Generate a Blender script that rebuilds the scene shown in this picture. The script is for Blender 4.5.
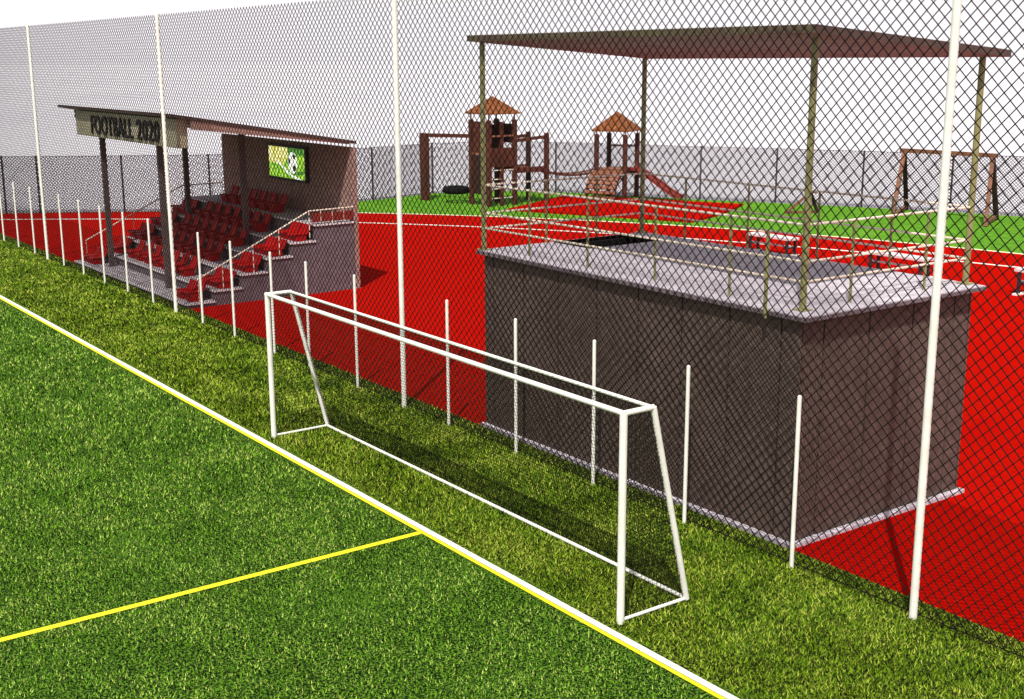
import bpy, math, random
import numpy as np
from mathutils import Vector, Matrix

random.seed(7)
rng = np.random.default_rng(11)
for o in list(bpy.data.objects):
    bpy.data.objects.remove(o)
scene = bpy.context.scene
COL = scene.collection
R = math.radians

# ------------------------------------------------------------------ camera
YAW, PITCH, ROLL, CAM_H = 0.94541897, 0.22602816, -0.00460742, 5.3
a = math.pi/2 + YAW
fh = Vector((math.cos(a), math.sin(a), 0)); up = Vector((0, 0, 1))
rt = fh.cross(up)
F = fh*math.cos(PITCH) - up*math.sin(PITCH); U = rt.cross(F)
RR = rt*math.cos(ROLL) + U*math.sin(ROLL); UU = U*math.cos(ROLL) - rt*math.sin(ROLL)
cam_d = bpy.data.cameras.new('camera'); cam = bpy.data.objects.new('camera', cam_d)
COL.objects.link(cam)
m = Matrix.Identity(4)
for i in range(3):
    m[i][0] = RR[i]; m[i][1] = UU[i]; m[i][2] = -F[i]
m[2][3] = CAM_H
cam.matrix_world = m
cam_d.sensor_width = 36; cam_d.lens = 36*1258.06/1024
cam_d.clip_start = 0.1; cam_d.clip_end = 6000
scene.camera = cam

# ------------------------------------------------------------------ world, sun, exposure
SUN_EL = R(56); SUN_AZ = (0.68, -0.733)
world = bpy.data.worlds.new('World'); scene.world = world; world.use_nodes = True
nt = world.node_tree; nt.nodes.clear()
sky = nt.nodes.new('ShaderNodeTexSky'); sky.sky_type = 'NISHITA'; sky.sun_disc = False
sky.sun_elevation = SUN_EL; sky.sun_rotation = math.atan2(SUN_AZ[0], SUN_AZ[1])
sky.air_density = 1.0; sky.dust_density = 1.5; sky.ozone_density = 1.0
hs = nt.nodes.new('ShaderNodeHueSaturation'); hs.inputs['Saturation'].default_value = 0.35
hs.inputs['Value'].default_value = 1.0
bg = nt.nodes.new('ShaderNodeBackground'); bg.inputs['Strength'].default_value = 0.12
wo = nt.nodes.new('ShaderNodeOutputWorld')
nt.links.new(sky.outputs[0], hs.inputs['Color'])
# white haze and thin cloud low in the sky, clearing towards the zenith
tc = nt.nodes.new('ShaderNodeTexCoord'); sx = nt.nodes.new('ShaderNodeSeparateXYZ'); mr = nt.nodes.new('ShaderNodeMapRange')
mr.interpolation_type = 'SMOOTHSTEP'; mr.inputs['From Min'].default_value = .30; mr.inputs['From Max'].default_value = .75
mr.inputs['To Min'].default_value = 1.0; mr.inputs['To Max'].default_value = .0
mxs = nt.nodes.new('ShaderNodeMix'); mxs.data_type = 'RGBA'; mxs.inputs['B'].default_value = (7.15, 6.8, 7.1, 1)
nt.links.new(tc.outputs['Generated'], sx.inputs[0]); nt.links.new(sx.outputs['Z'], mr.inputs['Value'])
nt.links.new(mr.outputs['Result'], mxs.inputs['Factor']); nt.links.new(hs.outputs[0], mxs.inputs['A'])
nt.links.new(mxs.outputs['Result'], bg.inputs['Color'])
nt.links.new(bg.outputs[0], wo.inputs['Surface'])
sd = bpy.data.lights.new('sun', 'SUN'); sd.energy = 4.2; sd.angle = R(0.5); sd.color = (1.0, 0.965, 0.91)
sun = bpy.data.objects.new('sun', sd); COL.objects.link(sun)
n = math.hypot(*SUN_AZ); ce = math.cos(SUN_EL)
sv = Vector((SUN_AZ[0]/n*ce, SUN_AZ[1]/n*ce, math.sin(SUN_EL)))
sun.rotation_euler = sv.to_track_quat('Z', 'Y').to_euler(); sun.location = (0, 0, 30)
vs = scene.view_settings
vs.view_transform = 'Standard'; vs.look = 'None'; vs.exposure = 0.3; vs.gamma = 1.0; vs.use_curve_mapping = False
scene.render.engine = 'CYCLES'
scene.cycles.max_bounces = 6

# ------------------------------------------------------------------ materials
def mat(name, c1, c2=None, scale=8.0, rough=0.7, bump=0.0, bscale=None, detail=6, spec=0.3, metal=0.0,
        lo=0.35, hi=0.65, stretch=None, c3=None, scale3=1.0, amt3=0.5, lo3=0.5, hi3=0.7, bdist=0.01):
    mt = bpy.data.materials.new(name); mt.use_nodes = True
    t = mt.node_tree; b = t.nodes['Principled BSDF']
    b.inputs['Roughness'].default_value = rough; b.inputs['Metallic'].default_value = metal
    b.inputs['Specular IOR Level'].default_value = spec
    g = t.nodes.new('ShaderNodeNewGeometry'); src = g.outputs['Position']
    if stretch:
        mp = t.nodes.new('ShaderNodeMapping'); mp.inputs['Scale'].default_value = stretch
        t.links.new(src, mp.inputs['Vector']); src = mp.outputs['Vector']
    def noise(s, d=detail):
        nz = t.nodes.new('ShaderNodeTexNoise'); nz.inputs['Scale'].default_value = s
        nz.inputs['Detail'].default_value = d; nz.inputs['Roughness'].default_value = 0.6
        t.links.new(src, nz.inputs['Vector']); return nz
    c2 = c2 or tuple(x*0.8 for x in c1)
    cr = t.nodes.new('ShaderNodeValToRGB')
    cr.color_ramp.elements[0].position = lo; cr.color_ramp.elements[1].position = hi
    cr.color_ramp.elements[0].color = (*c1, 1); cr.color_ramp.elements[1].color = (*c2, 1)
    nz = noise(scale); t.links.new(nz.outputs['Fac'], cr.inputs['Fac'])
    out = cr.outputs['Color']
    if c3:
        n3 = noise(scale3, 3)
        r3 = t.nodes.new('ShaderNodeMapRange'); r3.inputs['From Min'].default_value = lo3; r3.inputs['From Max'].default_value = hi3
        r3.inputs['To Max'].default_value = amt3
        t.links.new(n3.outputs['Fac'], r3.inputs['Value'])
        mx = t.nodes.new('ShaderNodeMix'); mx.data_type = 'RGBA'
        t.links.new(r3.outputs['Result'], mx.inputs['Factor']); t.links.new(out, mx.inputs['A'])
        mx.inputs['B'].default_value = (*c3, 1); out = mx.outputs['Result']
    t.links.new(out, b.inputs['Base Color'])
    if bump:
        nb = noise(bscale or scale*3)
        bp = t.nodes.new('ShaderNodeBump'); bp.inputs['Strength'].default_value = bump; bp.inputs['Distance'].default_value = bdist
        t.links.new(nb.outputs['Fac'], bp.inputs['Height']); t.links.new(bp.outputs['Normal'], b.inputs['Normal'])
    return mt

def brickmat(name, c1, c2, mortar, scale, bump=0.4, rot=(0, 0, 0), w=0.5, h=0.25, rough=0.8, msize=0.02, spec=0.2):
    mt = mat(name, c1, c2, scale=(11 if 'shingle' in name else 6), rough=rough, spec=spec)
    t = mt.node_tree; b = t.nodes['Principled BSDF']
    old = b.inputs['Base Color'].links[0].from_socket
    g = t.nodes.new('ShaderNodeNewGeometry')
    mp = t.nodes.new('ShaderNodeMapping'); mp.inputs['Rotation'].default_value = rot
    if rot[0]:      # upright faces: run the courses along the wall whichever way it faces
        sx_ = t.nodes.new('ShaderNodeSeparateXYZ'); cx_ = t.nodes.new('ShaderNodeCombineXYZ'); ad_ = t.nodes.new('ShaderNodeMath')
        t.links.new(g.outputs['Position'], sx_.inputs[0]); t.links.new(sx_.outputs['X'], ad_.inputs[0]); t.links.new(sx_.outputs['Y'], ad_.inputs[1])
        t.links.new(ad_.outputs[0], cx_.inputs['X']); t.links.new(sx_.outputs['Z'], cx_.inputs['Y'])
        t.links.new(cx_.outputs[0], mp.inputs['Vector']); mp.inputs['Rotation'].default_value = (0, 0, 0)
    else:
        t.links.new(g.outputs['Position'], mp.inputs['Vector'])
    bk = t.nodes.new('ShaderNodeTexBrick'); bk.inputs['Scale'].default_value = scale
    bk.inputs['Mortar Size'].default_value = msize; bk.inputs['Brick Width'].default_value = w; bk.inputs['Row Height'].default_value = h
    bk.inputs['Color1'].default_value = (1, 1, 1, 1); bk.inputs['Color2'].default_value = (.7, .7, .7, 1); bk.inputs['Mortar'].default_value = (*mortar, 1)
    t.links.new(mp.outputs[0], bk.inputs['Vector'])
    mx = t.nodes.new('ShaderNodeMix'); mx.data_type = 'RGBA'; mx.blend_type = 'MULTIPLY'; mx.inputs['Factor'].default_value = 1
    t.links.new(old, mx.inputs['A']); t.links.new(bk.outputs['Color'], mx.inputs['B']); t.links.new(mx.outputs['Result'], b.inputs['Base Color'])
    bp = t.nodes.new('ShaderNodeBump'); bp.inputs['Strength'].default_value = bump; bp.inputs['Distance'].default_value = 0.01; bp.invert = True
    t.links.new(bk.outputs['Fac'], bp.inputs['Height']); t.links.new(bp.outputs['Normal'], b.inputs['Normal'])
    return mt

M = dict(
    pitch=mat('artificial_turf', (.005, .014, .002), (.13, .29, .018), scale=38, rough=.9, bump=.9, bscale=60, detail=5, lo=.47, hi=.58,
              c3=(.06, .17, .012), scale3=.8, amt3=.25, bdist=.04, spec=.1),
    verge=mat('verge_grass', (.010, .016, .004), (.19, .28, .012), scale=30, rough=.95, bump=.9, bscale=45, detail=6, lo=.45, hi=.60,
              c3=(.06, .15, .010), scale3=.7, amt3=.5, lo3=.42, hi3=.62, bdist=.03, spec=.1),
    lawn=mat('lawn_grass', (.04, .15, .006), (.12, .30, .012), scale=5, rough=.95, bump=.8, bscale=14, detail=6,
             c3=(.15, .33, .02), scale3=.5, amt3=.5, bdist=.05, spec=.1),
    red=mat('red_rubber_track', (.31, .0030, .0012), (.40, .005, .0018), scale=14, rough=.95, bump=.3, bscale=90, c3=(.33, .002, .001), scale3=.6, amt3=.6, spec=.0),
    ground=mat('pale_ground', (.52, .505, .53), (.56, .545, .565), scale=.02, rough=.95, spec=0),
    white=mat('white_line_paint', (.78, .77, .68), (.66, .65, .55), scale=9, rough=.7, bump=.3, bscale=60),
    cream=mat('cream_line_paint', (.80, .74, .50), (.70, .62, .38), scale=9, rough=.7),
    yellow=mat('yellow_line_paint', (.78, .70, .02), (.62, .62, .01), scale=12, rough=.7, bump=.3, bscale=60),
    whitemetal=mat('white_painted_steel', (.80, .79, .72), (.70, .68, .60), scale=5, rough=.45, bump=.05, bscale=60, spec=.5),
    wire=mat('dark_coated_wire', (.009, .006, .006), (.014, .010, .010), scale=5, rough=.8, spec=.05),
    net=mat('dark_net_cord', (.012, .012, .007), (.02, .02, .012), scale=5, rough=.9, spec=.05),
    darksteel=mat('dark_steel', (.035, .028, .028), (.02, .017, .018), scale=6, rough=.5),
    olive=mat('olive_painted_steel', (.25, .235, .09), (.18, .165, .065), scale=7, rough=.5, spec=.5),
    railmat=mat('beige_rail_paint', (.78, .68, .56), (.62, .50, .38), scale=6, rough=.45, spec=.5),
    wall=brickmat('brown_cladding', (.130, .090, .074), (.100, .068, .056), (.72, .70, .7), 5, bump=.25, rot=(R(90), 0, 0), w=.4, h=.3),
    wallgap=mat('dark_joint', (.02, .015, .015), rough=.9),
    slab=brickmat('grey_lilac_stone', (.66, .60, .645), (.54, .485, .53), (.55, .52, .55), 3.2, bump=.2, w=.55, h=.28),
    roofunder=brickmat('brown_slatted_soffit', (.38, .40, .385), (.29, .30, .29), (.7, .62, .62), 3, bump=.3, w=1.2, h=.22),
    standpost=mat('grey_brown_post', (.13, .09, .085), (.09, .06, .058), scale=6, rough=.7),
    sidefascia=mat('light_brown_fascia', (.36, .20, .16), (.26, .15, .12), scale=5, rough=.7),
    rooftop=mat('brown_roof_sheet', (.085, .045, .034), (.055, .032, .025), scale=4, rough=.6),
    fascia=mat('olive_brown_fascia', (.13, .11, .055), (.10, .06, .045), scale=1.2, rough=.6),
    concrete=mat('lilac_grey_concrete', (.165, .125, .138), (.115, .085, .095), scale=6, rough=.85, bump=.3, bscale=30, c3=(.08, .06, .066), scale3=1.2, amt3=.5),
    tread=brickmat('pale_stone_tread', (.50, .45, .47), (.40, .35, .38), (.5, .46, .5), 5, bump=.2, w=.4, h=.3),
    nosing=mat('pale_step_nosing', (.66, .60, .60), (.55, .5, .5), scale=8, rough=.7),
    standwall=brickmat('brown_tiled_wall', (.44, .27, .23), (.33, .20, .17), (.6, .55, .55), 4, bump=.3, rot=(R(90), 0, 0), w=.5, h=.25),
    signboard=mat('khaki_sign_board', (.46, .41, .28), (.39, .34, .23), scale=4, rough=.7),
    black=mat('black_lettering', (.008, .008, .01), (.015, .014, .015), rough=.5),
    seatred=mat('red_seat_plastic', (.38, .004, .004), (.28, .003, .003), scale=7, rough=.55, spec=.1),
    dimtrack=mat('dim_track_red', (.22, .018, .012), (.16, .014, .01), scale=5, rough=.6),
    greymetal=mat('grey_metal', (.30, .28, .29), (.22, .2, .21), scale=10, rough=.45, metal=.4),
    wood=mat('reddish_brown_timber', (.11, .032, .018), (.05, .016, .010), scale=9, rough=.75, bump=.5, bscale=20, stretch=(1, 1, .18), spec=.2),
    wooddark=mat('shaded_dark_timber', (.045, .02, .014), (.028, .014, .011), scale=9, rough=.8, bump=.4, stretch=(1, 1, .2), spec=.2),  # timber darkened in colour for the shade on rear posts and inner panels
    plank=mat('weathered_light_plank', (.27, .11, .06), (.16, .06, .03), scale=8, rough=.8, bump=.4),
    shingle=brickmat('orange_roof_shingle', (.33, .11, .028), (.12, .036, .012), (.3, .2, .15), 2.5, bump=.6, w=.5, h=.35),
    rope=mat('pale_rope', (.6, .55, .45), rough=.9),
    rubber=mat('black_rubber', (.006, .006, .007), (.01, .01, .01), scale=20, rough=.9, spec=.05, bump=.4),
    slide=mat('red_slide_plastic', (.20, .028, .018), (.15, .02, .014), scale=4, rough=.35, spec=.5),
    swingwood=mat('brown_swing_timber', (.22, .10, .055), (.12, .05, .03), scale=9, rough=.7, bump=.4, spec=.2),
    void=mat('blackened_stair_lining', (.006, .005, .006), rough=.9, spec=0),
)

# ------------------------------------------------------------------ mesh helpers
class MB:
    def __init__(s):
        s.v = []; s.f = []; s.mi = []
    def add(s, vs, fs, mi=0):
        k = len(s.v); s.v += [tuple(v) for v in vs]
        s.f += [tuple(i+k for i in f) for f in fs]; s.mi += [mi]*len(fs)
        return s
    def box(s, x0, x1, y0, y1, z0, z1, mi=0):
        vs = [(x, y, z) for z in (z0, z1) for y in (y0, y1) for x in (x0, x1)]
        return s.add(vs, [(0, 2, 3, 1), (4, 5, 7, 6), (0, 1, 5, 4), (2, 6, 7, 3), (0, 4, 6, 2), (1, 3, 7, 5)], mi)
    def tube(s, p, q, r, n=8, r2=None, mi=0):
        p = Vector(p); q = Vector(q); d = (q-p).normalized()
        u = d.orthogonal().normalized() if abs(d.z) < .99 else Vector((1, 0, 0))
        if abs(d.z) < .99:
            u = d.cross(Vector((0, 0, 1))).normalized()
        w = d.cross(u)
        r2 = r if r2 is None else r2
        vs = []
        for c, rr in ((p, r), (q, r2)):
            for i in range(n):
                t = 2*math.pi*(i+.5)/n
                vs.append(c + (u*math.cos(t) + w*math.sin(t))*rr)
        fs = [(i, (i+1) % n, n+(i+1) % n, n+i) for i in range(n)] + [tuple(range(n))[::-1], tuple(range(n, 2*n))]
        return s.add(vs, fs, mi)
    def beam(s, p, q, w, h, mi=0):
        p = Vector(p); q = Vector(q); d = (q-p).normalized()
        u = d.cross(Vector((0, 0, 1))) if abs(d.z) < .99 else Vector((1, 0, 0))
        u.normalize(); k = u.cross(d)
        vs = [c + u*(a*w/2) + k*(b*h/2) for c in (p, q) for a, b in ((-1, -1), (1, -1), (1, 1), (-1, 1))]
        return s.add(vs, [(0, 1, 5, 4), (1, 2, 6, 5), (2, 3, 7, 6), (3, 0, 4, 7), (0, 3, 2, 1), (4, 5, 6, 7)], mi)
    def prism(s, poly, z0, z1, mi=0):
        n = len(poly)
        vs = [(x, y, z0) for x, y in poly] + [(x, y, z1) for x, y in poly]
        fs = [(i, (i+1) % n, n+(i+1) % n, n+i) for i in range(n)] + [tuple(range(n))[::-1], tuple(range(n, 2*n))]
        return s.add(vs, fs, mi)
    def build(s, name, m_, parent=None, loc=None, bevel=0, smooth=False):
        me = bpy.data.meshes.new(name); me.from_pydata(s.v, [], s.f)
        for x in (m_ if isinstance(m_, (list, tuple)) else [m_]):
            me.materials.append(x)
        for i, p in enumerate(me.polygons):
            p.material_index = s.mi[i]
            p.use_smooth = smooth
        me.update()
        o = bpy.data.objects.new(name, me); COL.objects.link(o)
        if parent:
            o.parent = parent
        if loc:
            o.location = loc
        if bevel:
            b = o.modifiers.new('bevel', 'BEVEL'); b.width = bevel; b.segments = 2; b.limit_method = 'ANGLE'
        return o

def tag(o, label=None, cat=None, group=None, kind=None):
    for k, v in (('label', label), ('category', cat), ('group', group), ('kind', kind)):
        if v:
            o[k] = v
    return o

def empty(name, loc=(0, 0, 0), rz=0, **k):
    o = bpy.data.objects.new(name, None); COL.objects.link(o)
    o.location = loc; o.rotation_euler = (0, 0, rz); o.empty_display_size = .3
    return tag(o, **k)

def copy_tree(o, parent=None):
    c = o.copy(); COL.objects.link(c)
    if parent:
        c.parent = parent; c.matrix_parent_inverse = o.matrix_parent_inverse.copy()
    for ch in list(o.children):
        copy_tree(ch, c)
    return c

def sheet(name, poly, z, m_, kind='structure', flip=False):
    b = MB(); vs = [(x, y, z) for x, y in poly]
    b.add(vs, [tuple(range(len(vs)))])
    return tag(b.build(name, m_), kind=kind)

# ------------------------------------------------------------------ the setting
C0 = (-13.60, -6.02); RAD = 38.2
def arc(r, t0, t1, n=80, c=C0):
    return [(c[0]+r*math.cos(t0+(t1-t0)*i/n), c[1]+r*math.sin(t0+(t1-t0)*i/n)) for i in range(n+1)]
def ang_at_y(y, r, c=C0):
    return math.pi - math.asin((y-c[1])/r)
EDGE = 10.17
sheet('ground', [(-3000, -3000), (3000, -3000), (3000, 3000), (-3000, 3000)], -.03, M['ground'])
sheet('pitch', [(-70, -45), (25, -45), (25, 7.12), (-70, 7.12)], 0, M['pitch'])
sheet('verge', [(-70, 7.12), (25, 7.12), (25, EDGE), (-70, EDGE)], .0, M['verge'])
t0 = ang_at_y(EDGE, RAD); t1 = R(60)
outer = arc(RAD, t0, t1)
sheet('running_track', [(25, EDGE), (outer[-1][0], outer[-1][1])] + outer[::-1][1:], 0.001, M['red'])
# lawn between the track and the far fence
FENCE = [(-50.2, 8.0), (-47.3, 11.75), (-46.6, 12.75), (-44.95, 15.25), (-43.4, 17.9), (-42.9, 20.9), (-43.0, 24.4), (-43.7, 27.6),
         (-43.0, 30.3), (-41.05, 31.9), (-38.2, 33.2), (-35.3, 34.5), (-32.7, 35.9), (-29.8, 37.3), (-26.9, 38.5), (-23.9, 39.6), (-20.6, 40.4), (-17, 41.0)]
lawn_out = [p for p in FENCE[1:]]
b = MB()
def arcpt(x, y):
    d = math.hypot(x-C0[0], y-C0[1]); return (C0[0]+(x-C0[0])*RAD/d, C0[1]+(y-C0[1])*RAD/d)
strip = []
for i in range(len(lawn_out)-1):
    for k in range(6):
        p = [lawn_out[i][j]+(lawn_out[i+1][j]-lawn_out[i][j])*k/6 for j in (0, 1)]; strip.append(p)
strip.append(lawn_out[-1])
strip = [p for p in strip if math.hypot(p[0]-C0[0], p[1]-C0[1]) > RAD+.12]
for i in range(len(strip)-1):
    p, q = strip[i], strip[i+1]; p2, q2 = arcpt(*p), arcpt(*q)
    b.add([(*p2, .004), (*q2, .004), (*q, .004), (*p, .004)], [(3, 2, 1, 0)])
tag(b.build('lawn', M['lawn']), kind='structure')
def ring(name, r, w, z, m_, t0, t1, c=C0):
    b = MB(); A = arc(r-w/2, t0, t1, 120, c); B = arc(r+w/2, t0, t1, 120, c)
    for i in range(120):
        b.add([(*A[i], z), (*A[i+1], z), (*B[i+1], z), (*B[i], z)], [(3, 2, 1, 0)])
    return tag(b.build(name, m_), kind='structure')
ring('track_edge_line', RAD-.02, .17, .009, M['cream'], t0, t1)
C1 = (-9.90, -12.20); R1 = 42.62
ring('track_lane_line', R1, .15, .006, M['white'], ang_at_y(EDGE+.1, R1, C1), R(60), C1)
b = MB(); b.add([(-70, 7.172, .012), (25, 7.172, .012), (25, 7.252, .012), (-70, 7.252, .012)], [(0, 1, 2, 3)])
tag(b.build('touchline', M['white']), kind='structure')
b = MB(); b.add([(-70, 7.12, .008), (25, 7.12, .008), (25, 7.170, .008), (-70, 7.170, .008)], [(0, 1, 2, 3)])
tag(b.build('touchline_edging', M['yellow']), kind='structure')
b = MB(); b.add([(-11.73, -45, .006), (-11.64, -45, .006), (-11.64, 7.118, .006), (-11.73, 7.118, .006)], [(0, 1, 2, 3)])
tag(b.build('cross_line', M['yellow']), kind='structure')
b = MB(); b.prism([(-36.9, 26.45), (-30.3, 29.3), (-31.2, 31.6), (-32.8, 34.3), (-39.4, 31.2)], .0, .07)
tag(b.build('play_surface', M['red']), kind='structure')

# grass blades (uncountable): short tufts on the pitch and on the rougher verge
def blades(name, x0, x1, y0, y1, n, hmin, hmax, wid, cols, margin=0.0, skip=None, zlean=.5):
    x = rng.uniform(x0, x1, n*3); y = rng.uniform(y0, y1, n*3)
    d = np.hypot(x, y)
    # thin out with distance, and keep what could be seen from about here
    fwd = x*fh.x + y*fh.y; side = x*rt.x + y*rt.y
    keep = (fwd > 7.5) & (np.abs(side) < fwd*.46+1.2) & (rng.uniform(0, 1, n*3) < np.clip((13/np.maximum(d, 1))**2, 0, 1))
    if skip is not None:
        keep &= ~skip(x, y)
    x = x[keep][:n]; y = y[keep][:n]; k = len(x)
    d = np.hypot(x, y); sc = np.clip(d/13, 1, 2.2)
    h = rng.uniform(hmin, hmax, k)*np.clip(sc, 1, 1.4); w = wid*sc*rng.uniform(.6, 1.3, k); th = rng.uniform(0, 2*np.pi, k)
    ph = rng.uniform(0, 2*np.pi, k); ln = rng.uniform(.1, zlean*1.6, k)*h
    v = np.zeros((k, 3, 3))
    v[:, 0] = np.c_[x-np.cos(th)*w/2, y-np.sin(th)*w/2, np.zeros(k)]
    v[:, 1] = np.c_[x+np.cos(th)*w/2, y+np.sin(th)*w/2, np.zeros(k)]
    v[:, 2] = np.c_[x+np.cos(ph)*ln, y+np.sin(ph)*ln, h]
    me = bpy.data.meshes.new(name)
    me.vertices.add(3*k); me.vertices.foreach_set('co', v.reshape(-1))
    me.loops.add(3*k); me.loops.foreach_set('vertex_index', np.arange(3*k, dtype=np.int32))
    me.polygons.add(k); me.polygons.foreach_set('loop_start', np.arange(0, 3*k, 3, dtype=np.int32))
    me.polygons.foreach_set('loop_total', np.full(k, 3, dtype=np.int32))
    at = me.attributes.new('tint', 'FLOAT', 'POINT')
    at.data.foreach_set('value', np.repeat(rng.uniform(0, 1, k), 3).astype(np.float32))
    me.update(); me.validate()
    mt = bpy.data.materials.new(name+'_blades'); mt.use_nodes = True
    t = mt.node_tree; bs = t.nodes['Principled BSDF']; bs.inputs['Roughness'].default_value = .6
    bs.inputs['Specular IOR Level'].default_value = .04
    an = t.nodes.new('ShaderNodeAttribute'); an.attribute_name = 'tint'
    g = t.nodes.new('ShaderNodeNewGeometry'); nz = t.nodes.new('ShaderNodeTexNoise'); nz.inputs['Scale'].default_value = 1.1
    nz.inputs['Detail'].default_value = 4
    t.links.new(g.outputs['Position'], nz.inputs['Vector'])
    ma = t.nodes.new('ShaderNodeMath'); ma.operation = 'MULTIPLY_ADD'; ma.inputs[1].default_value = .9; ma.inputs[2].default_value = -.45
    t.links.new(nz.outputs['Fac'], ma.inputs[0])
    ad = t.nodes.new('ShaderNodeMath'); ad.operation = 'ADD'
    t.links.new(an.outputs['Fac'], ad.inputs[0]); t.links.new(ma.outputs[0], ad.inputs[1])
    cr = t.nodes.new('ShaderNodeValToRGB')
    while len(cr.color_ramp.elements) < len(cols):
        cr.color_ramp.elements.new(.5)
    for i, (p, c) in enumerate(cols):
        cr.color_ramp.elements[i].position = p; cr.color_ramp.elements[i].color = (*c, 1)
    t.links.new(ad.outputs[0], cr.inputs['Fac']); t.links.new(cr.outputs['Color'], bs.inputs['Base Color'])
    tr = t.nodes.new('ShaderNodeBsdfTranslucent'); t.links.new(cr.outputs['Color'], tr.inputs['Color'])
    mx = t.nodes.new('ShaderNodeMixShader'); mx.inputs[0].default_value = .25
    t.links.new(bs.outputs[0], mx.inputs[1]); t.links.new(tr.outputs[0], mx.inputs[2])
    t.links.new(mx.outputs[0], t.nodes['Material Output'].inputs['Surface'])
    me.materials.append(mt)
    o = bpy.data.objects.new(name, me); COL.objects.link(o)
    return tag(o, kind='stuff')
g1 = blades('turf_pile', -34, -4, -6, 7.06, 260000, .020, .036, .0105,
            [(.0, (.002, .004, .001)), (.43, (.006, .018, .002)), (.51, (.09, .24, .008)), (.72, (.22, .48, .018)), (.93, (.60, .72, .16))],
            skip=lambda x, y: (x > -11.75) & (x < -11.62))
tag(g1, 'short dark green artificial turf pile of the playing pitch', 'turf')
g2 = blades('rough_grass', -42, -3, 7.31, 10.12, 190000, .020, .046, .0105,
            [(.0, (.004, .004, .002)), (.43, (.014, .018, .005)), (.53, (.09, .19, .006)), (.74, (.24, .42, .007)), (.93, (.58, .64, .10))], zlean=.8)
tag(g2, 'yellowish rough grass on the strip between touchline and fence', 'grass')

# ------------------------------------------------------------------ tall pitch fence
def chain_link(b, p, q, z0, z1, pitch, wr, off=.004):
    """straight diagonal wires of both directions between two posts' feet p and q"""
    p = Vector((p[0], p[1], 0)); q = Vector((q[0], q[1], 0)); L = (q-p).length; d = (q-p)/L; nrm = Vector((d.y, -d.x, 0)); H = z1-z0
    k = -int(H/pitch)-1
    while k*pitch < L:
        s = k*pitch
        a0 = max(0, s); a1 = min(L, s+H)
        if a1-a0 > .01:
            for sg in (1, -1):
                za, zb = (z0+a0-s, z0+a1-s) if sg == 1 else (z1-(a0-s), z1-(a1-s))
                P = p+d*a0+nrm*off*sg; Q = p+d*a1+nrm*off*sg; P.z = za; Q.z = zb
                b.tube(P, Q, wr, 4)
        k += 1
FY = 9.78
fence = empty('perimeter_fence', (-25.97, FY, 0), label='very tall dark chain-link fence on white posts between grass verge and red track', cat='fence')
def fb(b, name, m_, smooth=False):
    o = b.build(name, m_, fence, smooth=smooth); o.matrix_parent_inverse = Matrix.Translation(-Vector((-25.97, FY, 0))); return o
tall = [2.62, -6.91, -16.44, -25.98, -35.42, -44.95]
b = MB(); chain_link(b, (-53, FY+.02), (1, FY+.02), .04, 6.25, .1285, .0053)
b.tube((-53, FY+.02, .05), (1, FY+.02, .05), .006, 5)
fb(b, 'wire_mesh', M['wire'])
for x in tall[1:]:
    b = MB(); b.tube((x, FY, -.05), (x, FY, 6.27), .039, 16); b.tube((x, FY, 6.27), (x, FY, 6.30), .039, 16, .02)
    fb(b, 'tall_post', M['whitemetal'], False)
    if x > -48:
        pass
for x in (-5.32, -8.46, -10.11, -11.79, -13.46, -15.16, -17.93, -19.67, -21.10, -22.89, -24.5, -27.35, -29.0, -30.65, -32.28, -33.94,
          -36.65, -38.32, -39.93, -41.6, -43.3):
    if 1:
        b = MB(); b.tube((x, FY, -.05), (x, FY, 1.89), .023, 12); b.tube((x, FY, 1.89), (x, FY, 1.905), .023, 12, .012)
        fb(b, 'short_post', M['whitemetal'])

# ------------------------------------------------------------------ low far fence
ff = empty('boundary_fence', (-43, 24, 0), label='low dark chain-link fence curving behind the red track and playground', cat='fence')
def ffb(b, name, m_):
    o = b.build(name, m_, ff); o.matrix_parent_inverse = Matrix.Translation((43, -24, 0)); return o
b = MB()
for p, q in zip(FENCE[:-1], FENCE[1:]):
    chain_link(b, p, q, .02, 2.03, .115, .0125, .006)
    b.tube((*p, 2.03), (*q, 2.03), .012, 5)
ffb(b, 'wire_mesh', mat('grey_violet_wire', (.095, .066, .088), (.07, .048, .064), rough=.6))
for p in FENCE[1:]:
    b = MB(); b.tube((*p, 0), (*p, 2.06), .034, 8)
    ffb(b, 'fence_post', M['darksteel'])

# ------------------------------------------------------------------ football goal
goal = empty('football_goal', (-8.51, 7.42, 0), label='white football goal frame with dark net standing on the verge beside the touchline', cat='goal')
GX0, GX1, GY, GH = -7.65, 0.0, 0.0, 2.10   # local x from far post to near post
for x in (GX0, GX1):
    MB().tube((x, 0, 0), (x, 0, GH), .038, 16).build('goal_post', M['whitemetal'], goal)
MB().tube((GX0-.04, 0, GH), (GX1+.03, 0, GH), .027, 14).build('crossbar', M['whitemetal'], goal)
MB().tube((GX0, .37, GH-.005), (GX1, .37, GH-.005), .020, 12).build('rear_bar', M['whitemetal'], goal)
MB().tube((GX0, .87, .025), (GX1, .87, .025), .022, 12).build('ground_bar', M['whitemetal'], goal)
for x in (GX0, GX1):
    MB().tube((x, 0, GH), (x, .37, GH), .028, 12).build('top_stay', M['whitemetal'], goal)
    MB().tube((x, .37, GH), (x, .87, .02), .031, 12).build('back_stay', M['whitemetal'], goal)
    MB().tube((x, 0, .03), (x, .87, .03), .018, 12).build('side_ground_bar', M['whitemetal'], goal)
b = MB(); NP = .042; NW = .0027
nx = int((GX1-GX0)/NP)
for i in range(nx+1):
    x = GX0+(GX1-GX0)*i/nx
    b.tube((x, .37, GH), (x, .87, .03), NW, 3)
    if i % 2 == 0: b.tube((x, 0, GH), (x, .37, GH), NW*.8, 3)
nz = 50
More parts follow.
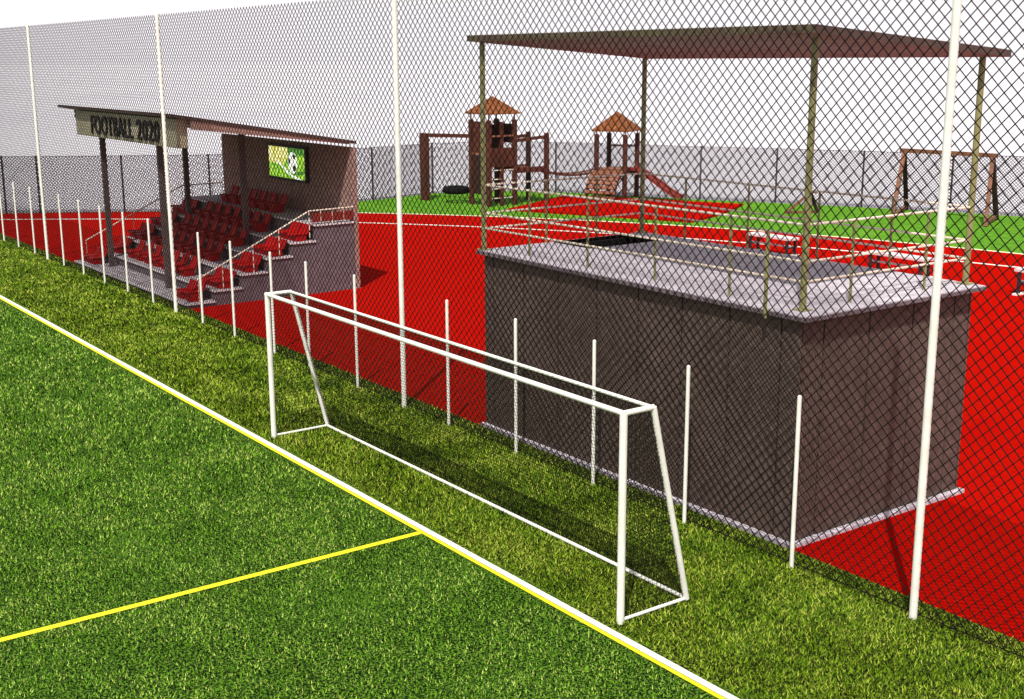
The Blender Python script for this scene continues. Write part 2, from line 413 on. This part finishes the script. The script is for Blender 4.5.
for j in range(nz+1):
    f = j/nz
    b.tube((GX0, .37+.5*f, GH-(GH-.03)*f), (GX1, .37+.5*f, GH-(GH-.03)*f), NW, 3)
for j in range(1, 5):
    b.tube((GX0, .37*j/5, GH), (GX1, .37*j/5, GH), NW*.8, 3)
for x in (GX0, GX1):
    for j in range(1, nz):
        z = GH*j/nz; ye = .87-.5*z/GH
        b.tube((x, 0, z), (x, ye, z), NW, 3)
    for i in range(1, 17):
        y = .87*i/17; zt = GH if y < .37 else GH*(.87-y)/.5
        b.tube((x, y, .03), (x, y, zt), NW, 3)
b.build('net', M['net'], goal)

# ------------------------------------------------------------------ flat-roofed pavilion with roof terrace
pav = empty('terrace_pavilion', (-8.87, 10.22, 0), label='brown clad flat-roofed block with railed roof terrace under an open canopy', cat='building')
PI_ = Matrix.Translation((8.87, -10.22, 0))
def pb(b, name, m_, bevel=0, par=None, smooth=False):
    o = b.build(name, m_, par or pav, bevel=bevel, smooth=smooth)
    if par is None: o.matrix_parent_inverse = PI_
    return o
X0, X1, Y0, Y1, ZD = -14.82, -8.87, 10.22, 13.26, 2.59
b = MB(); b.box(X0+.03, X1-.03, Y0+.03, Y1-.03, .05, 1.25, 1)
# walls as panels over a dark core, leaving joints; core left open for the stair void
b.box(X0+.03, X1-.03, Y0+.03, Y0+.08, 1.25, ZD, 1); b.box(X0+.03, X1-.03, Y1-.08, Y1-.03, 1.25, ZD, 1)
b.box(X0+.03, X0+.08, Y0+.08, Y1-.08, 1.25, ZD, 1); b.box(X1-.08, X1-.03, Y0+.08, Y1-.08, 1.25, ZD, 1)
js = [X0, -14.6, -13.87, -13.09, -12.28, -11.48, -10.70, -9.92, -9.14, X1]
for p, q in zip(js[:-1], js[1:]):
    b.box(p+.013 if p > X0 else p, q-.013 if q < X1 else q, Y0, Y0+.027, .05, ZD)
    b.box(p+.013 if p > X0 else p, q-.013 if q < X1 else q, Y1-.027, Y1, .05, ZD)
jy = [Y0+.03, 10.6, 11.37, 12.15, 12.93, Y1-.03]
for p, q in zip(jy[:-1], jy[1:]):
    b.box(X1-.027, X1, p+.013, q-.013, .05, ZD)
    b.box(X0, X0+.027, p+.013, q-.013, .05, ZD)
pb(b, 'wall', [M['wall'], M['wallgap']])
b = MB(); b.box(X0-.05, X1+.07, Y0-.07, Y1+.07, -.01, .05)
pb(b, 'plinth', M['slab'], .008)
# terrace slab with an opening at its left side
LX0, LX1, LY0, LY1 = -14.9, -8.75, 10.15, 13.34
HX0, HX1, HY0, HY1 = -14.86, -14.00, 11.50, 12.85; ST = .045
b = MB()
b.box(LX0, LX1, LY0, HY0, ZD, ZD+ST); b.box(LX0, LX1, HY1, LY1, ZD, ZD+ST)
b.box(LX0, HX0, HY0, HY1, ZD, ZD+ST); b.box(HX1, LX1, HY0, HY1, ZD, ZD+ST)
pb(b, 'terrace_slab', M['slab'])
b = MB(); e0, e1 = ZD-.012, ZD+ST-.012
b.box(LX0-.012, LX1+.012, LY0-.012, LY0-.002, e0, e1); b.box(LX0-.012, LX1+.012, LY1+.002, LY1+.012, e0, e1)
b.box(LX0-.012, LX0-.002, LY0-.002, LY1+.002, e0, e1); b.box(LX1+.002, LX1+.012, LY0-.002, LY1+.002, e0, e1)
pb(b, 'slab_edge_trim', M['concrete'])
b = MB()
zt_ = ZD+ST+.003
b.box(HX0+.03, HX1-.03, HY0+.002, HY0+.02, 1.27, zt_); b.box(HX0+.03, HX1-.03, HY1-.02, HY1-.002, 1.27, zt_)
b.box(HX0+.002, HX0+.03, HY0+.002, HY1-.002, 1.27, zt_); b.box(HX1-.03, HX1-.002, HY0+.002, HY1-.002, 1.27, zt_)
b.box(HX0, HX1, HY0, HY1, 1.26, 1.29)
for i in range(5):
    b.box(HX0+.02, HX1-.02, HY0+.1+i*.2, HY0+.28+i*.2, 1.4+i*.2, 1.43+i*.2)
pb(b, 'stair_opening', M['void'])  # lining and steps coloured black for the darkness inside the opening
ZT = ZD+ST
cols = [(-14.86, 10.24), (-9.04, 10.43), (-8.97, 13.26), (-14.85, 13.26)]
def roofz(y): return 5.56-(y-10.1)*(.25/3.4)
for i, (x, y) in enumerate(cols):
    b = MB(); b.tube((x, y, ZT), (x, y, roofz(y)-.01), .038, 14)
    b.box(x-.08, x+.08, y-.08, y+.08, ZT, ZT+.012)
    pb(b, 'column', M['olive'])
b = MB(); RX0, RX1, RY0, RY1 = -15.03, -8.76, 10.1, 13.5
za, zb = roofz(RY0), roofz(RY1)
b.add([(RX0, RY0, za), (RX1, RY0, za), (RX1, RY1, zb), (RX0, RY1, zb)], [(3, 2, 1, 0)], 0)
b.add([(RX0, RY0, za+.08), (RX1, RY0, za+.08), (RX1, RY1, zb+.08), (RX0, RY1, zb+.08)], [(0, 1, 2, 3)], 1)
b.add([(RX0, RY0, za), (RX1, RY0, za), (RX1, RY1, zb), (RX0, RY1, zb), (RX0, RY0, za+.08), (RX1, RY0, za+.08), (RX1, RY1, zb+.08), (RX0, RY1, zb+.08)],
      [(0, 1, 5, 4)], 2)
b.add([(RX0, RY0, za), (RX1, RY0, za), (RX1, RY1, zb), (RX0, RY1, zb), (RX0, RY0, za+.08), (RX1, RY0, za+.08), (RX1, RY1, zb+.08), (RX0, RY1, zb+.08)],
      [(1, 2, 6, 5), (2, 3, 7, 6), (3, 0, 4, 7)], 1)
pb(b, 'canopy', [M['roofunder'], M['rooftop'], M['fascia']])
def railing(parent_build, runs, levels, posts, rr=.014, pr=.017, base=ZT, mats=('railmat', 'olive'), toph=.93):
    for p, q in runs:
        for h in levels:
            b = MB(); b.tube((p[0], p[1], base+h), (q[0], q[1], base+h), rr, 8); parent_build(b, 'rail', M[mats[0]])
    for x, y in posts:
        b = MB(); b.tube((x, y, base), (x, y, base+toph), pr, 8); parent_build(b, 'rail_post', M[mats[1]])
A, B_, C_, D_ = cols
lv = (.93, .53, .31)
fp = [(x, 10.41) for x in (-13.99, -12.71, -11.40, -10.13)]
railing(pb, [(A, B_), (B_, C_), (A, D_), (D_, C_)], lv,
        fp + [(-9.02, 11.19), (-9.0, 12.49)] + [(x, 13.26) for x in (-13.87, -12.58, -11.29, -10.1)] + [(-14.85, 10.4+2.9*i/3) for i in range(1, 3)])
b = MB(); b.tube((-9.28, 10.10, 2.55), (-9.28, 10.10, 3.50), .022, 10); b.beam((-9.28, 10.10, 2.62), (-9.28, 10.16, 2.62), .04, .04)
pb(b, 'outer_post', M['olive'])

# ------------------------------------------------------------------ spectator stand
SX0, SX1 = -34.0, -26.2
st = empty('spectator_stand', (SX1, 10.11, 0), label='covered spectator stand with rows of red seats on stepped tiers', cat='grandstand')
SI = Matrix.Translation((-SX1, -10.11, 0))
def sb(b, name, m_, par=None, bevel=0, smooth=False):
    o = b.build(name, m_, par or st, bevel=bevel, smooth=smooth)
    if par is None: o.matrix_parent_inverse = SI
    return o
ys = [10.11, 10.78, 11.44, 12.07, 12.70, 13.32]; zs = [.08, .31, .61, .91, 1.21, 1.58]; YB = 14.34
b = MB()
prof = []
for y, z in zip(ys, zs):
    zp = prof[-1][1] if prof else 0
    prof += [(y, zp), (y, z)]
prof += [(YB, zs[-1]), (YB, 0)]
n_ = len(prof)
vs_ = [(SX0, y, z) for y, z in prof] + [(SX1, y, z) for y, z in prof]
b.add(vs_, [(i, (i+1) % n_, n_+(i+1) % n_, n_+i)[::-1] for i in range(n_)])
for i in range(len(ys)):      # end faces as columns
    y0 = ys[i]; y1 = ys[i+1] if i+1 < len(ys) else YB
    for x, fl in ((SX0, 1), (SX1, 0)):
        q = [(x, y0, 0), (x, y1, 0), (x, y1, zs[i]), (x, y0, zs[i])]
        b.add(q, [(0, 1, 2, 3)[::(-1 if fl else 1)]])
sb(b, 'tier', M['concrete'])
for i, (y, z) in enumerate(zip(ys, zs)):
    y1 = ys[i+1]-.003 if i+1 < len(ys) else YB
    b = MB(); b.box(SX0-.01, SX1+.02, y-.02, y1, z+.002, z+.03); sb(b, 'tread', M['tread'])
for i, (y, z) in enumerate(zip(ys, zs)):
    y1 = ys[i+1]-.003 if i+1 < len(ys) else YB
    b = MB(); b.box(SX0-.01, SX1+.022, y-.035, y-.021, z-.005, z+.032); b.box(SX1+.021, SX1+.034, y-.02, y1, z-.005, z+.032)
    sb(b, 'nosing', M['nosing'])
b = MB(); b.box(SX0+.25, SX1+.02, YB, YB+.1, 0, 3.33); sb(b, 'back_wall', M['standwall'])
def sroof(y): return 4.15-(y-10.05)*(.74/4.4)
for i, (x, y) in enumerate([(-32.4, 10.55), (-28.4, 10.55), (-32.5, 12.76), (-28.5, 12.62)]):
    z0 = .11 if i < 2 else 1.24 if i == 2 else .94
    b = MB(); b.box(x-.06, x+.06, y-.06, y+.06, z0, sroof(y)-.02); sb(b, 'column', M['standpost'])
b = MB(); x0, x1, y0, y1 = -34.25, -26.2, 10.05, 14.46; z0, z1 = sroof(y0), sroof(y1); th = .07
V = [(x0, y0, z0), (x1, y0, z0), (x1, y1, z1), (x0, y1, z1), (x0, y0, z0+th), (x1, y0, z0+th), (x1, y1, z1+th), (x0, y1, z1+th)]
b.add(V, [(3, 2, 1, 0)], 0); b.add(V, [(4, 5, 6, 7), (0, 1, 5, 4), (1, 2, 6, 5), (2, 3, 7, 6), (3, 0, 4, 7)], 1)
sb(b, 'roof', [M['roofunder'], M['rooftop']])
for xx in (x1-.05, x0+.02):
    b = MB()
    pr_ = [(10.46, sroof(10.46)-.004), (14.30, sroof(14.30)-.004), (14.30, sroof(14.30)-.03), (10.46, sroof(10.46)-.20)]
    b.add([(xx, y, z) for y, z in pr_]+[(xx+.03, y, z) for y, z in pr_], [(0, 1, 2, 3), (7, 6, 5, 4), (0, 4, 5, 1), (1, 5, 6, 2), (2, 6, 7, 3), (3, 7, 4, 0)])
    sb(b, 'side_fascia', M['sidefascia'])
# stepped side railings
def side_rail(x):
    pts = [(10.40, .62), (13.18, 1.93), (14.40, 1.95)]
    for p, q in zip(pts[:-1], pts[1:]):
        b = MB(); b.tube((x, p[0], p[1]), (x, q[0], q[1]), .017, 8); sb(b, 'hand_rail', M['railmat'])
    for y in (10.42, 11.0, 11.75, 12.4, 13.18, 13.48, 13.78, 14.08, 14.38):
        zt = .62+(y-10.40)*(1.31/2.78) if y < 13.18 else 1.94
        zb_ = [z for yy, z in zip(ys, zs) if yy <= y][-1]+.03
        b = MB(); b.tube((x, y, zb_), (x, y, zt), .010, 6); sb(b, 'baluster', M['railmat'])
side_rail(SX1-.03); side_rail(SX0+.03)
b = MB(); b.box(SX1-.036, SX1-.024, 13.25, 14.38, 1.66, 1.87); tag(sb(b, 'dim_track_panel', M['dimtrack']), label='added dark red panel standing in for the dimmed track behind the railing')  # added panel, coloured like the red track seen dimly through the railing
# seats
def seat(x, y, z):
    b = MB()
    w = .17
    prf = [(-.02, .19), (.0, .22), (.10, .215), (.26, .205), (.33, .23), (.37, .32), (.40, .42), (.42, .49)]
    t_ = .028
    for i in range(len(prf)-1):
        (ya, za), (yb, zb) = prf[i], prf[i+1]
        for xa, xb in ((-w, w),):
            q = [(xa, ya, za), (xb, ya, za), (xb, yb, zb), (xa, yb, zb)]
            dy, dz = yb-ya, zb-za; l = math.hypot(dy, dz); ny, nz_ = dz/l*t_, -dy/l*t_
            q += [(p[0], p[1]+ny, p[2]+nz_) for p in q]
            b.add(q, [(0, 1, 2, 3), (7, 6, 5, 4), (0, 4, 5, 1), (1, 5, 6, 2), (2, 6, 7, 3), (3, 7, 4, 0)])
    # moulded side lips
    for sx in (-w, w):
        for i in range(1, len(prf)-1):
            (ya, za), (yb, zb) = prf[i], prf[i+1]
            b.tube((sx, ya, za+.01), (sx, yb, zb+.01), .02, 6)
    o = sb(b, 'seat', M['seatred']); 
    l = MB(); l.box(-.17, .17, .03, .31, 0, .20)
    lg = l.build('seat_base', M['seatred'], o, bevel=.01)
    o.location = (x, y, z)
    return o
s0 = None
xs_main = [-32.05+.59*i for i in range(7)]
xs_side = [-26.50, -27.02]; xs_left = [-33.18, -33.70]
for i in range(6):
    z = zs[i]+.03; y = ys[i]+.12 if i < 5 else 13.55
    row = (xs_main + xs_side + xs_left) if i < 5 else [x+.05 for x in xs_main[:-1]]
    for x in row:
        if i < 1 and x in xs_main: continue
        if abs(x+32.5) < .25 and i == 4: continue
        yy = y
        if s0 is None:
            s0 = seat(x, yy, z)
        else:
            c = copy_tree(s0, st); c.location = (x, yy, z)
            c.scale = (1.25, 1.0, .74) if x in xs_side + xs_left else (1, .95, .85)
# sign on the stand roof
sg = empty('name_sign', (-29.8, 10.2, 3.48), label='khaki fascia sign reading FOOTBALL 2020 on the front of the stand roof', cat='sign')
b = MB(); b.box(-3.5, 3.42, 0, .24, 0, .62); b.build('sign_board', M['signboard'], sg, bevel=.006)
for word, tx, tw in (('FOOTBALL', -32.0, 2.95), ('2020', -28.76, 1.4)):
    cu = bpy.data.curves.new('lettering', 'FONT'); cu.body = word; cu.size = 1.0; cu.extrude = .02
    cu.offset = .004; cu.space_character = 1.12
    to = bpy.data.objects.new('tmp', cu); COL.objects.link(to)
    dg = bpy.context.evaluated_depsgraph_get(); me = bpy.data.meshes.new_from_object(to.evaluated_get(dg))
    bpy.data.objects.remove(to)
    co = np.array([v.co[:] for v in me.vertices]); mn = co.min(0); mxx = co.max(0)
    for v in me.vertices:
        v.co = ((v.co.x-mn[0])/(mxx[0]-mn[0])*tw, v.co.z, (v.co.y-mn[1])/(mxx[1]-mn[1])*.46)
    me.name = 'lettering'; me.materials.clear(); me.materials.append(M['black']); me.flip_normals()
    lo = bpy.data.objects.new('lettering', me); COL.objects.link(lo); lo.parent = sg; lo.location = (tx+29.8, -.022, .08)
# television on the stand's back wall
tv = empty('television', (-29.50, YB-.04, 2.34), label='flat black-framed screen showing a football on grass, hung on the stand wall', cat='television')
b = MB(); b.box(-1.09, 1.09, -.05, .035, 0, .89); b.build('frame', M['black'], tv, bevel=.008)
def emis(name, c1, c2=None, sc=6, st_=1.0, stretch=(1, 1, 1)):
    mt = bpy.data.materials.new(name); mt.use_nodes = True; t = mt.node_tree; bs = t.nodes['Principled BSDF']
    bs.inputs['Base Color'].default_value = (0.02, .02, .02, 1); bs.inputs['Roughness'].default_value = .3
    g = t.nodes.new('ShaderNodeNewGeometry'); nz = t.nodes.new('ShaderNodeTexNoise'); nz.inputs['Scale'].default_value = sc; nz.inputs['Detail'].default_value = 5
    cr = t.nodes.new('ShaderNodeValToRGB'); cr.color_ramp.elements[0].position = .4; cr.color_ramp.elements[1].position = .6
    cr.color_ramp.elements[0].color = (*c1, 1); cr.color_ramp.elements[1].color = (*(c2 or c1), 1)
    t.links.new(g.outputs['Position'], nz.inputs['Vector']); t.links.new(nz.outputs['Fac'], cr.inputs['Fac'])
    t.links.new(cr.outputs['Color'], bs.inputs['Emission Color']); bs.inputs['Emission Strength'].default_value = st_
    return mt
eg = emis('screen_green', (.08, .35, .01), (.45, .75, .05), 9); ey = emis('screen_yellow', (.6, .6, .05), (1, .95, .45), 7)
ew = emis('screen_white', (1, 1, .9), (.85, .9, .8), 5, 1.1); ek = emis('screen_black', (.01, .01, .012), None, 5, .5); ed = emis('screen_dark_green', (.02, .12, .01), (.1, .35, .03), 9)
b = MB(); L_, R_, B0, T0 = -1.01, 1.01, .06, .83; yy = -.052
def sp(pts, k, mi):
    b.add([(x, yy-k*.0015, z) for x, z in pts], [tuple(range(len(pts)))], mi)
sp([(L_, B0), (R_, B0), (R_, T0), (L_, T0)], 0, 0)
sp([(L_, .42), (-.2, .38), (.1, .60), (.1, T0), (L_, T0)], 1, 1)
sp([(.1, .70), (.9, .66), (1.0, .78), (1.0, T0), (.1, T0)], 1, 4)
sp([(-.62, .50), (-.54, .52), (.25, .17), (.9, .06), (.5, .06), (.05, .17)], 2, 2)
sp([(.35, .16), (1.0, .2), (1.0, .27), (.4, .26)], 3, 4)
def disc(cx, cz, rx, rz, k, mi, n=24, a0=0):
    sp([(cx+rx*math.cos(a0+2*math.pi*i/n), cz+rz*math.sin(a0+2*math.pi*i/n)) for i in range(n)], k, mi)
disc(.36, .46, .26, .27, 4, 2)
disc(.46, .62, .09, .07, 5, 3, 5, .3); disc(.18, .50, .07, .09, 5, 3, 5, 0); disc(.46, .33, .11, .09, 5, 3, 5, .6)
b.build('screen', [eg, ey, ew, ek, ed], tv)

# ------------------------------------------------------------------ benches on the far side of the track
def bench(x, y, L, h, label, legs_side=True):
    r = empty('track_bench', (x, y, 0), label=label, cat='bench', group='white benches beside the track')
    MB().box(-L, 0, -.2, .2, h-.07, h).build('seat', M['nosing'], r, bevel=.008)
    MB().box(-L+.05, -.05, -.14, -.07, h*.5, h*.5+.04).build('lower_plank', M['greymetal'], r)
    for xx in (-.12, -L+.12):
        b = MB(); b.beam((xx, -.16, .03), (xx, -.16, h-.08), .07, .06); b.beam((xx, .16, .03), (xx, .16, h-.08), .07, .06); b.beam((xx, -.16, h*.45), (xx, .16, h*.45), .05, .05)
        b.build('leg', M['darksteel'], r)
        b = MB(); b.box(xx-.06, xx+.06, -.3, .3, 0, .04); b.build('foot', M['white'], r)
bench(-23.2, 26.3, 1.6, .52, 'white plank bench beside the track seen just left of the terrace corner column')
bench(-18.75, 26.15, 1.75, .52, 'white plank bench seen just left of the nearest tall white fence post')
bench(-14.6, 26.2, 1.75, .60, 'white plank bench cut off by the right edge of the photo')

# ------------------------------------------------------------------ playground
def hip(b, s, z0, z1, th=.05):
    v = [(-s, -s, z0), (s, -s, z0), (s, s, z0), (-s, s, z0), (0, 0, z1), (-s, -s, z0-th), (s, -s, z0-th), (s, s, z0-th), (-s, s, z0-th)]
    b.add(v, [(0, 1, 4), (1, 2, 4), (2, 3, 4), (3, 0, 4), (0, 5, 6, 1), (1, 6, 7, 2), (2, 7, 8, 3), (3, 8, 5, 0), (8, 7, 6, 5)])
tw1 = empty('play_tower', (-38.86, 27.22, 0), label='tall timber climbing tower with orange roof, tyre swing and ladder on the lawn', cat='climbing frame')
h = .58
for sx in (-1, 1):
    for sy in (-1, 1):
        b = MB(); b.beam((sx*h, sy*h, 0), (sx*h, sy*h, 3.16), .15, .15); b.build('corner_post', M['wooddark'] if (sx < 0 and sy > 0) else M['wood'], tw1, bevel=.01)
        MB().tube((sx*h, sy*h, 3.16), (sx*h, sy*h, 3.42), .03, 8).build('roof_strut', M['plank'], tw1)
b = MB(); hip(b, .74, 3.42, 4.02); b.build('roof', M['shingle'], tw1)
MB().box(-h, h, -h, h, 1.88, 1.96).build('platform', M['plank'], tw1)
def boards(b, x0, y0, x1, y1, z0, z1, n):
    for i in range(n):
        f0, f1 = i/n+.006, (i+1)/n-.006
        b.beam((x0+(x1-x0)*(f0+f1)/2, y0+(y1-y0)*(f0+f1)/2, z0), (x0+(x1-x0)*(f0+f1)/2, y0+(y1-y0)*(f0+f1)/2, z1), abs(x1-x0)*(f1-f0) or .03, abs(y1-y0)*(f1-f0) or .03)
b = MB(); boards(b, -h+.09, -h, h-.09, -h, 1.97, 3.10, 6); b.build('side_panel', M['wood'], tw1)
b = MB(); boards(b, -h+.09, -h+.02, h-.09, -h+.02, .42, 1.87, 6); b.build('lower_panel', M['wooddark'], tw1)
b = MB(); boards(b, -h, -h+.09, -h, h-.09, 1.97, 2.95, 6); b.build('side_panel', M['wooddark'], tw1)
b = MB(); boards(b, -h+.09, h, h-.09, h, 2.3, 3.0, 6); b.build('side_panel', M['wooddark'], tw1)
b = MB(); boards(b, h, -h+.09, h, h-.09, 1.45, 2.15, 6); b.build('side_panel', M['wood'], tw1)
b = MB(); b.beam((h, -h, 2.58), (h, h, 2.58), .06, .06); b.build('guard_rail', M['plank'], tw1)
b = MB(); b.beam((h, -.02, 0), (h, -.02, 3.1), .12, .12); b.build('middle_post', M['wood'], tw1)
for z in (.3, .65, 1.0, 1.33):
    MB().tube((h+.02, -h, z), (h+.02, h, z), .022, 8).build('rung', M['rope'], tw1)
# raised deck beyond, joined by beams
for x, m_ in ((h, 'wood'), (-h, 'wooddark')):
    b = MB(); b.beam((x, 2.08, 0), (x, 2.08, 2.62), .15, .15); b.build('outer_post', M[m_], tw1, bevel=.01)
    b = MB(); b.beam((x, h, 2.38), (x, 2.08, 2.48), .09, .12); b.build('top_beam', M['wood'], tw1)
    b = MB(); b.beam((x, h, 1.28), (x, 2.08, 1.28), .09, .2); b.build('floor_beam', M['wood'], tw1)
b = MB()
for i in range(9):
    y = h+.1+i*.185; dz_ = -.30*(i/8)**1.5; b.box(-h+.02, h-.02, y, y+.14, 1.40+dz_, 1.44+dz_)
b.build('deck', M['plank'], tw1)
# swing beam and broad wooden end post
b = MB(); b.beam((-h, -h, 2.55), (-2.8, -1.12, 2.50), .12, .14); b.build('swing_beam', M['wood'], tw1)
b = MB()
b.beam((-2.9, -1.2, 0), (-2.9, -1.2, 2.58), .42, .18); b.build('swing_end_post', M['wood'], tw1, bevel=.01)
b = MB(); NT = 28
maj, mi_, zt = .40, .125, .48
vs_ = []; fs_ = []
for i in range(NT):
    for j in range(10):
        A_ = 2*math.pi*i/NT; B2 = 2*math.pi*j/10
        rr_ = maj+mi_*math.cos(B2); vs_.append((rr_*math.cos(A_), rr_*math.sin(A_), zt+.14*math.sin(B2)))
        fs_.append((i*10+j, ((i+1) % NT)*10+j, ((i+1) % NT)*10+(j+1) % 10, i*10+(j+1) % 10))
b.add([(x-1.5, y-.68, z) for x, y, z in vs_], fs_)
ty = b.build('tyre_swing', M['rubber'], tw1, smooth=True)
for A_ in (0.5, 2.6, 4.7):
    MB().tube((-1.5, -.78, 2.46), (-1.5+.4*math.cos(A_), -.68+.4*math.sin(A_), .6), .006, 5).build('chain', M['greymetal'], ty)
# rope bridge to the second tower
b = MB()
p0 = Vector((.2, 2.2, 1.12)); p1 = Vector((.72, 4.50, 1.08))
for i in range(12):
    f = i/11; p = p0.lerp(p1, f); sag = -.14*math.sin(f*math.pi)
    b.beam((p.x-.35, p.y+.14, p.z+sag), (p.x+.35, p.y-.14, p.z+sag), .12, .04)
b.build('bridge_planks', M['plank'], tw1)
for s_ in (-.36, .36):
    b = MB(); pr = None
    for i in range(13):
        f = i/12; p = p0.lerp(p1, f); q = Vector((p.x+s_, p.y-s_*.4, p.z-.14*math.sin(f*math.pi)+.03))
        if pr is not None: b.tube(pr, q, .03, 6)
        pr = q
    b.build('bridge_rope', M['wood'], tw1)

tw2 = empty('play_tower', (-37.75, 32.35, 0), R(26), label='smaller timber tower with orange roof, curved climbing ramp and red slide', cat='climbing frame')
for sx in (-1, 1):
    for sy in (-1, 1):
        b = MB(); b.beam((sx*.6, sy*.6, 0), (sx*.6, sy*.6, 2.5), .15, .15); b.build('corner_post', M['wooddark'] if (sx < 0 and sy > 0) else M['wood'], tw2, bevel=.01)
        MB().tube((sx*.6, sy*.6, 2.5), (sx*.6, sy*.6, 2.68), .03, 8).build('roof_strut', M['plank'], tw2)
b = MB(); hip(b, .76, 2.66, 3.36); b.build('roof', M['shingle'], tw2)
MB().box(-.6, .6, -.6, .6, 1.08, 1.18).build('platform', M['plank'], tw2)
b = MB(); b.beam((.6, -.6, 1.03), (.6, .6, 1.03), .08, .14); b.beam((-.6, .6, 1.03), (.6, .6, 1.03), .08, .14); b.build('platform_beam', M['wood'], tw2)
b = MB(); b.beam((-.6, .6, 2.0), (.6, .6, 2.0), .05, .06); b.build('guard_rail', M['wood'], tw2)
b = MB()
for i in range(9):
    t_ = (i+.5)/9*math.pi/2; y = -.62-1.0*math.sin(t_)*1.0; z = 1.12*math.cos(t_)**.8
    t2 = t_; dirv = Vector((0, -math.cos(t2)*1.0, -math.sin(t2)*1.12)).normalized()
    P = Vector((0, y, z)); Q0 = P-dirv*.058; Q1 = P+dirv*.058
    b.add([(-.62, Q0.y, Q0.z), (.62, Q0.y, Q0.z), (.62, Q1.y, Q1.z), (-.62, Q1.y, Q1.z),
           (-.62, Q0.y+.04, Q0.z-.05), (.62, Q0.y+.04, Q0.z-.05), (.62, Q1.y+.04, Q1.z-.03), (-.62, Q1.y+.04, Q1.z-.03)],
          [(3, 2, 1, 0), (4, 5, 6, 7), (0, 1, 5, 4), (1, 2, 6, 5), (2, 3, 7, 6), (3, 0, 4, 7)])
b.build('climbing_ramp', M['plank'], tw2)
for sx in (-.58, .58):
    b = MB(); pr = None
    for i in range(13):
        t_ = i/12*math.pi/2; q = Vector((sx, -.60-.95*math.sin(t_), 1.03*math.cos(t_)**.8-.02 if i < 12 else 0.0))
        if pr is not None: b.tube(pr, q, .055, 6)
        pr = q
    b.build('ramp_side_beam', M['wooddark'], tw2)
b = MB()
pts = [(.62, 1.16), (.95, 1.12), (1.6, .72), (2.15, .36), (2.5, .16), (2.7, .14)]
for (xa, za), (xb, zb) in zip(pts[:-1], pts[1:]):
    b.add([(xa, -.2, za), (xb, -.2, zb), (xb, .3, zb), (xa, .3, za), (xa, -.2, za-.03), (xb, -.2, zb-.03), (xb, .3, zb-.03), (xa, .3, za-.03)],
          [(0, 1, 2, 3), (7, 6, 5, 4), (0, 4, 5, 1), (3, 2, 6, 7)])
    for y in (-.22, .32):
        b.beam((xa, y, za+.04), (xb, y, zb+.04), .05, .12)
b.build('slide', M['slide'], tw2)

sw = empty('swing_frame', (-26.4, 36.9, 0), label='brown wooden swing frame with splayed legs on the lawn at right', cat='swing')
# frame legs at the two ends: foot points measured on the ground
E1a, E1b = (-26.6, 34.95), (-28.7, 38.4); E2a, E2b = (-23.75, 35.95), (-24.7, 37.95)
def loc_(p, z): return (p[0]+26.4, p[1]-36.9, z)
T1 = (-27.65, 36.75); T2 = (-24.38, 37.0)
for (p, q, T) in (((-26.72, 35.05), (-28.35, 38.0), T1), ((-23.78, 36.0), (-24.65, 37.9), T2)):
    MB().beam(loc_(p, 0), loc_(T, 2.14), .13, .13).build('front_leg', M['swingwood'], sw)
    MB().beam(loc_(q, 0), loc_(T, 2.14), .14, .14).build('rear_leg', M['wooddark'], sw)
    MB().beam(loc_(p, .12), loc_(q, .12), .10, .10).build('ground_brace', M['swingwood'], sw)
MB().beam(loc_((T1[0]-.15, T1[1]), 2.20), loc_((T2[0]+.15, T2[1]), 2.20), .15, .13).build('top_beam', M['swingwood'], sw)

sp_ = empty('low_trestle', (-29.85, 33.9, 0), label='low brown wooden trestle on the lawn behind the terrace corner column', cat='trestle')
MB().beam((-.25, -.33, 0), (.25, .35, .75), .09, .09).build('sloping_leg', M['swingwood'], sp_)
MB().beam((.30, .75, 0), (.26, .36, .75), .09, .09).build('rear_leg', M['wooddark'], sp_)
MB().beam((-.25, -.33, .06), (.30, .75, .06), .08, .08).build('ground_brace', M['swingwood'], sp_)
MB().beam((.0, .36, .78), (.55, .36, .78), .10, .08).build('top_beam', M['swingwood'], sp_)
